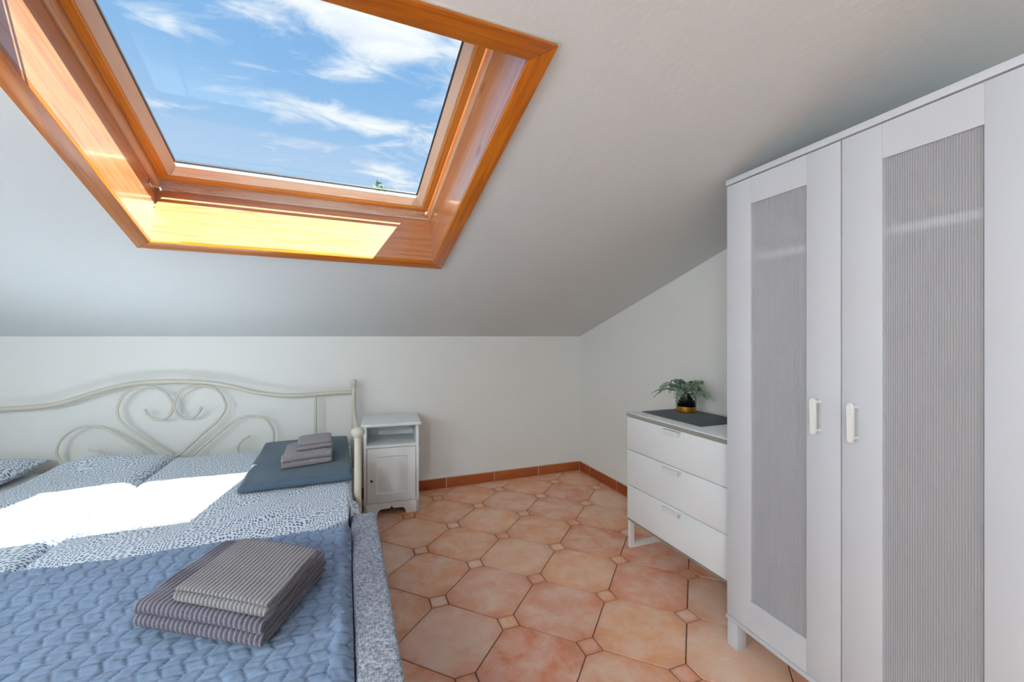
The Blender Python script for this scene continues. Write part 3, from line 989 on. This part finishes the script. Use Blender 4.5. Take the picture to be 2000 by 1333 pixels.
# door: frame of stiles and rails round a sunk panel, one moulded mesh
bm = bmesh.new()
dx0, dx1, dz0, dz1 = .0215, NW - .0215, .0845, .4445
def rect(ins, y):
    return [bm.verts.new(p) for p in ((dx0 + ins, y, dz0 + ins), (dx1 - ins, y, dz0 + ins), (dx1 - ins, y, dz1 - ins), (dx0 + ins, y, dz1 - ins))]
loops = [rect(0, .018), rect(0, 0.0), rect(.056, 0.0), rect(.060, .006), rect(.066, .0075)]
for a, b_ in zip(loops, loops[1:]):
    for k in range(4): bm.faces.new([a[k], a[(k + 1) % 4], b_[(k + 1) % 4], b_[k]])
bm.faces.new(loops[-1]); bm.faces.new(loops[0][::-1])
COL.objects.unlink(dr); bpy.data.objects.remove(dr)
dr = mesh_obj('door', bm, M_NIGHT, ns)
lk = lathe('lock', [(0, 0), (.0085, 0), (.0085, .003), (.006, .004), (0, .004)], M_DARK, dr, 14)
lk.rotation_euler = (PI / 2, 0, 0); lk.location = (dx0 + .028, .0, .232)
tag(lk, 'dark metal lock')
tube('hinge', [(NW + .002, .006, .40), (NW + .002, .006, .43)], .003, M_NIGHT, ns, 8)
tube('hinge', [(-.002, .006, .335), (-.002, .006, .35)], .004, M_NIGHT, ns, 8)
# shaped apron with feet
def apron():
    pts = [(0, 0), (.085, 0), (.088, .018), (.098, .034), (.115, .039), (.165, .040), (.172, .046), (.1775, .058), (.183, .046), (.190, .040), (.240, .039), (.257, .034), (.267, .018), (.270, 0), (NW, 0), (NW, .084 - .003), (0, .084 - .003)]
    return pts
bm = bmesh.new()
ap = apron()
# split into convex strips: left foot, arch band by columns, right foot
def strip(cols):
    for (x0, z0), (x1, z1) in zip(cols, cols[1:]):
        a = [bm.verts.new((x0, yy, zz)) for yy in (0, .018) for zz in (z0, .081)]
        b_ = [bm.verts.new((x1, yy, zz)) for yy in (0, .018) for zz in (z1, .081)]
        for q_ in ((a[0], b_[0], b_[1], a[1]), (a[2], a[3], b_[3], b_[2]), (a[0], a[2], b_[2], b_[0]), (a[1], b_[1], b_[3], a[3])):
            bm.faces.new(q_)
strip(ap[:15])
bmesh.ops.remove_doubles(bm, verts=bm.verts, dist=1e-5)
mesh_obj('apron', bm, M_NIGHT, ns)

# ------------------------------------------------------------------ dresser
DX, DY0, DY1 = 1.490, 1.272, 1.995
ds = empty('dresser', (DX, DY1, 0), 0, 'white three-drawer dresser on metal sled legs between wall corner and wardrobe', 'dresser')
DL = DY1 - DY0
DD = .435
box('carcass', (.020, DD, -DL, 0, .158, .738), M_DRESSER, ds, .001)
box('top_board', (-.002, DD + .004, -DL - .002, .002, .741, .760), M_DRESSER, ds, .0012)
box('top_edge_strip', (-.0035, .01, -DL - .001, .001, .7385, .7555), M_TAUPE, ds)
box('bottom_edge_strip', (.001, .02, -DL, 0, .151, .1575), M_TAUPE, ds)
zz = [.160, .353, .551, .737]
for k in range(3):
    dro = box('drawer_front', (0, .018, -DL + .001, -.001, zz[k] + .002, zz[k + 1] - .002), M_DRESSER, ds, .0012)
    zt = zz[k + 1] - (.006 if k == 2 else .010)
    yc = -DL / 2
    bm = bmesh.new()
    # bent tab pull: lip over the face, folded down
    add_box(bm, -.024, .0, yc - .055, yc + .055, zt - .003, zt)
    add_box(bm, -.024, -.021, yc - .055, yc + .055, zt - .019, zt - .003)
    o = mesh_obj('pull_tab', bm, M_CREAMHANDLE, dro)
    tag(o, 'cream folded metal pull')
for yy in (-.030, -DL + .005):
    bm = bmesh.new()
    y0, y1 = yy, yy + .024
    add_box(bm, .002, .026, y0, y1, 0, .151)
    add_box(bm, DD - .026, DD - .002, y0, y1, 0, .151)
    add_box(bm, .026, DD - .026, y0, y1, 0, .022)
    mesh_obj('sled_leg', bm, M_CREAMHANDLE, ds)
mt = box('table_runner', (1.567, 1.88, 1.535, 1.962, .7603, .7632), M_MAT, None, .001)
tag(mt, 'charcoal felt mat lying on the dresser top', 'mat')

# ------------------------------------------------------------------ potted fern
pc = (1.792, 1.862, .7634)
pf = empty('potted_fern', pc, 0, 'small fern in a black pot with gold base on the dresser', 'plant')
pot = lathe('pot', [(0, .0325), (.0515, .0325), (.0530, .034), (.0535, .100), (.0525, .1035), (.050, .104), (.0485, .102), (.0485, .09), (0, .09)], M_POT, pf, 40)
gd = lathe('gold_base', [(0, 0), (.050, 0), (.0528, .003), (.0534, .008), (.0534, .0335), (0, .0335)], M_GOLD, pf, 40)
tag(gd, 'gold lower band')
lathe('soil', [(0, .094), (.0484, .092), (.0484, .0905), (0, .0905)], M_SOIL, pf, 24)
random.seed(11)
def frond(az, length, rise, droop, tw):
    bm = bmesh.new()
    n = 15
    pts = []
    for k in range(n + 1):
        t = k / n
        r = length * (t * .98)
        z = .095 + rise * math.sin(min(1, t * 1.15) * PI * .5) - droop * t ** 2.4
        pts.append(Vector((math.cos(az) * (r + .012), math.sin(az) * (r + .012), z)) + Vector((-math.sin(az), math.cos(az), 0)) * tw * t * t)
    add_tube(bm, pts, [.0014 * (1 - .7 * k / n) for k in range(n + 1)], 5)
    for k in range(2, n + 1):
        t = k / n
        d_ = (pts[k] - pts[k - 1]).normalized()
        sd = d_.cross(Vector((0, 0, 1))).normalized()
        upv = sd.cross(d_)
        ll = .034 * math.sin(PI * (.16 + .80 * t)) ** .75 * random.uniform(.85, 1.1)
        for sg in (-1, 1):
            dv_ = (sd * sg + d_ * .55 + upv * random.uniform(-.25, .15)).normalized()
            wv = d_ * .0062
            p0 = pts[k]
            tipp = p0 + dv_ * ll - Vector((0, 0, .006 * t))
            m_ = p0 + dv_ * ll * .45 + upv * .0025
            m9 = p0 + dv_ * ll * .8
            v = [bm.verts.new(q_) for q_ in (p0, m_ - wv, m_ + wv * .2 + upv * .001, m_ + wv, m9 + wv * .75, tipp, m9 - wv * .75)]
            bm.faces.new([v[0], v[2], v[1]]); bm.faces.new([v[0], v[3], v[2]])
            bm.faces.new([v[1], v[2], v[5], v[6]]); bm.faces.new([v[2], v[3], v[4], v[5]])
    me = bpy.data.meshes.new('frond'); bm.to_mesh(me); bm.free(); me.materials.append(M_LEAF)
    return link(bpy.data.objects.new('frond', me), pf)
for k in range(18):
    az = 2 * PI * k / 18 * 1.0 + random.uniform(-.16, .16)
    c_ = math.cos(az)
    L_ = random.uniform(.125, .175)
    if c_ > .35: L_ = min(L_, .095)            # held short by the wall behind
    frond(az, L_, random.uniform(.05, .095), random.uniform(.03, .125), random.uniform(-.03, .03))
for k in range(6):
    az = random.uniform(0, 2 * PI)
    frond(az, random.uniform(.05, .085), random.uniform(.085, .115), .02, .01)

# ------------------------------------------------------------------ wardrobe
WR = math.radians(-1.95)
wd = empty('wardrobe', (1.378, 1.22, 0), WR, 'tall white two-door wardrobe with frosted ribbed panels along the right wall', 'wardrobe')
WDL, WDD = .826, .50
DT = .019
box('side_panel', (DT + .002, WDD, -.018, 0, .115, 1.772), M_WHITE, wd, .001)
box('side_panel', (DT + .002, WDD, -WDL, -WDL + .018, .115, 1.772), M_WHITE, wd, .001)
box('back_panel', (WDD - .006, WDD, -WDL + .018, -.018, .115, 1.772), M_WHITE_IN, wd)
box('top_board', (-.003, WDD, -WDL - .003, .003, 1.7745, 1.7955), M_WHITE, wd, .0012)
box('bottom_board', (-.003, WDD, -WDL - .004, .004, .098, .1135), M_WHITE, wd, .001)
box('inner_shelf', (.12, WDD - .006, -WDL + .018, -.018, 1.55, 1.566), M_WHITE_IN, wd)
tube('clothes_rail', [(.042, -WDL + .018, 1.481), (.042, -.018, 1.481)], .0135, M_NIGHT, wd, 12)
for x in (0.0, WDD - .045):
    for y in (-.047, -WDL + .002):
        box('leg', (x, x + .045, y, y + .045, 0, .098), M_WHITE, wd, .001)
def door(s0, s1, inner0, inner1, hs):
    d_ = empty('door', (0, 0, 0)); d_.parent = wd
    z0, z1 = .1155, 1.7705
    pz0, pz1 = .222, 1.674
    box('stile', (0, DT, -inner0 + .0004, -s0, z0, z1), M_WHITE, d_, .0008)
    box('stile', (0, DT, -s1, -inner1, z0, z1), M_WHITE, d_, .0008)
    box('rail', (0.0001, DT, -inner1 - .0001, -inner0, pz1, z1 - .0002), M_WHITE, d_)
    box('rail', (0.0001, DT, -inner1 - .0001, -inner0, z0 + .0002, pz0), M_WHITE, d_)
    # ribbed panel, set back in the frame
    y0, y1 = -inner1 - .001, -inner0 + .001
    n = 38; per = 6
    verts, faces = [], []
    N = n * per
    for i in range(N + 1):
        y = y0 + (y1 - y0) * i / N
        ph = (i % per) / per
        dep = .0072 - .0016 * abs(math.sin(PI * i / per))
        for z in (pz0 - .001, pz1 + .001):
            verts.append((dep, y, z))
        for z in (pz0 - .001, pz1 + .001):
            verts.append((.0100, y, z))
    for i in range(N):
        a, b_ = 4 * i, 4 * (i + 1)
        faces += [(a, b_, b_ + 1, a + 1), (a + 2, a + 3, b_ + 3, b_ + 2), (a, a + 2, b_ + 2, b_), (a + 1, b_ + 1, b_ + 3, a + 3)]
    faces += [(0, 1, 3, 2), (4 * N, 4 * N + 2, 4 * N + 3, 4 * N + 1)]
    o = pydata('ribbed_panel', verts, faces, M_PANEL, d_, True, 60)
    tag(o, 'frosted ribbed translucent panel')
    # handle: oval bar on two short posts
    hz0, hz1 = .888, 1.000
    bm = bmesh.new()
    pr = []
    for k in range(20):
        an = 2 * PI * k / 20
        cz = hz1 - .0085 if 0 <= an < PI else hz0 + .0085
        pr.append((.0085 * math.cos(an), cz + .0085 * math.sin(an)))
    add_prism(bm, pr, lambda p: (-.034, -hs + p[0], p[1]), lambda p: (-.025, -hs + p[0], p[1]))
    bmesh.ops.bevel(bm, geom=[e for e in bm.edges if abs(e.verts[0].co.x + .034) < 1e-5 and abs(e.verts[1].co.x + .034) < 1e-5], offset=.0022, segments=2, affect='EDGES')
    h_ = mesh_obj('handle', bm, M_CREAMHANDLE, d_, True, 50)
    tag(h_, 'white oval bar handle')
    h_.name = 'handle'
    for z in (hz0 + .012, hz1 - .012):
        tube('handle_post', [(-.026, -hs, z), (.0, -hs, z)], .0052, M_CREAMHANDLE, d_, 10)
    return d_
door(.000, .4126, .1058, .3105, .352)
door(.4164, .826, .5192, .7195, .4575)

# ------------------------------------------------------------------ added fill light: unseen globe pendant behind the viewpoint
ly = -1.5
lz = ceil_z(ly)
lp = empty('added_fill_pendant', (-1.35, ly, lz), 0, 'added unseen fill light in the form of a globe pendant behind the viewpoint', 'lamp')
lathe('ceiling_rose', [(0, .012), (.05, .012), (.05, -.02), (.02, -.035), (0, -.035)], M_WHITE, lp, 24)
tube('cord', [(0, 0, -.03), (0, 0, -.56)], .004, M_WHITE, lp, 8)
lathe('reflector', [(.02, -.52), (.10, -.535), (.165, -.585), (.205, -.66), (.215, -.70), (.211, -.70), (.20, -.66), (.16, -.59), (.10, -.542), (.02, -.527)], M_WHITE, lp, 40)  # added to keep the direct fill light off the ceiling
lathe('fill_globe', [(.0 if k in (0, 20) else .16 * math.sin(PI * k / 20), -.71 + .16 * math.cos(PI * k / 20)) for k in range(21)], M_FILL_PENDANT, lp, 32)

# added fill light: globe on a stand left of the beds, out of view
fp = empty('added_fill_floor_light', (-1.86, .12, 0), 0, 'added unseen fill light in the form of a globe on a stand left of the grey bed', 'lamp')
lathe('base', [(0, 0), (.14, 0), (.14, .012), (.12, .02), (.02, .026), (0, .026)], M_WHITE, fp, 32)
tube('pole', [(0, 0, .02), (0, 0, 1.34)], .011, M_WHITE, fp, 12)
lathe('fill_globe', [(.0 if k in (0, 20) else .16 * math.sin(PI * k / 20), 1.49 - .16 * math.cos(PI * k / 20)) for k in range(21)], M_FILL_FLOOR, fp, 32)

# ------------------------------------------------------------------ treetop beyond the roof window
tr = empty('tree', (1.056, 15.2, -3.0), 0, 'green treetop just showing above the sill of the roof window', 'tree')
tube('trunk', [(0, 0, 0), (.05, .03, 4.5), (0, 0, 9.0)], [.2, .14, .03], M_BARK, tr, 8)
random.seed(5)
bm = bmesh.new()
for k in range(2600):
    t = random.random() ** .7
    z = 9.50 - 4.8 * t
    R_ = (.12 + 1.75 * t) * math.sqrt(random.random()) * (1 + .3 * math.sin(9 * t + random.random()))
    az = random.uniform(0, 2 * PI)
    c_ = Vector((R_ * math.cos(az), R_ * math.sin(az), z - .15 * R_))
    u = Vector((random.gauss(0, 1), random.gauss(0, 1), random.gauss(0, 1))).normalized() * .10
    v = u.cross(Vector((random.gauss(0, 1), random.gauss(0, 1), random.gauss(0, 1)))).normalized() * .04
    bm.faces.new([bm.verts.new(p) for p in (c_ - u, c_ + v, c_ + u, c_ - v)])
me = bpy.data.meshes.new('foliage'); bm.to_mesh(me); bm.free(); me.materials.append(M_TREE)
tag(link(bpy.data.objects.new('foliage', me), tr), kind='stuff')
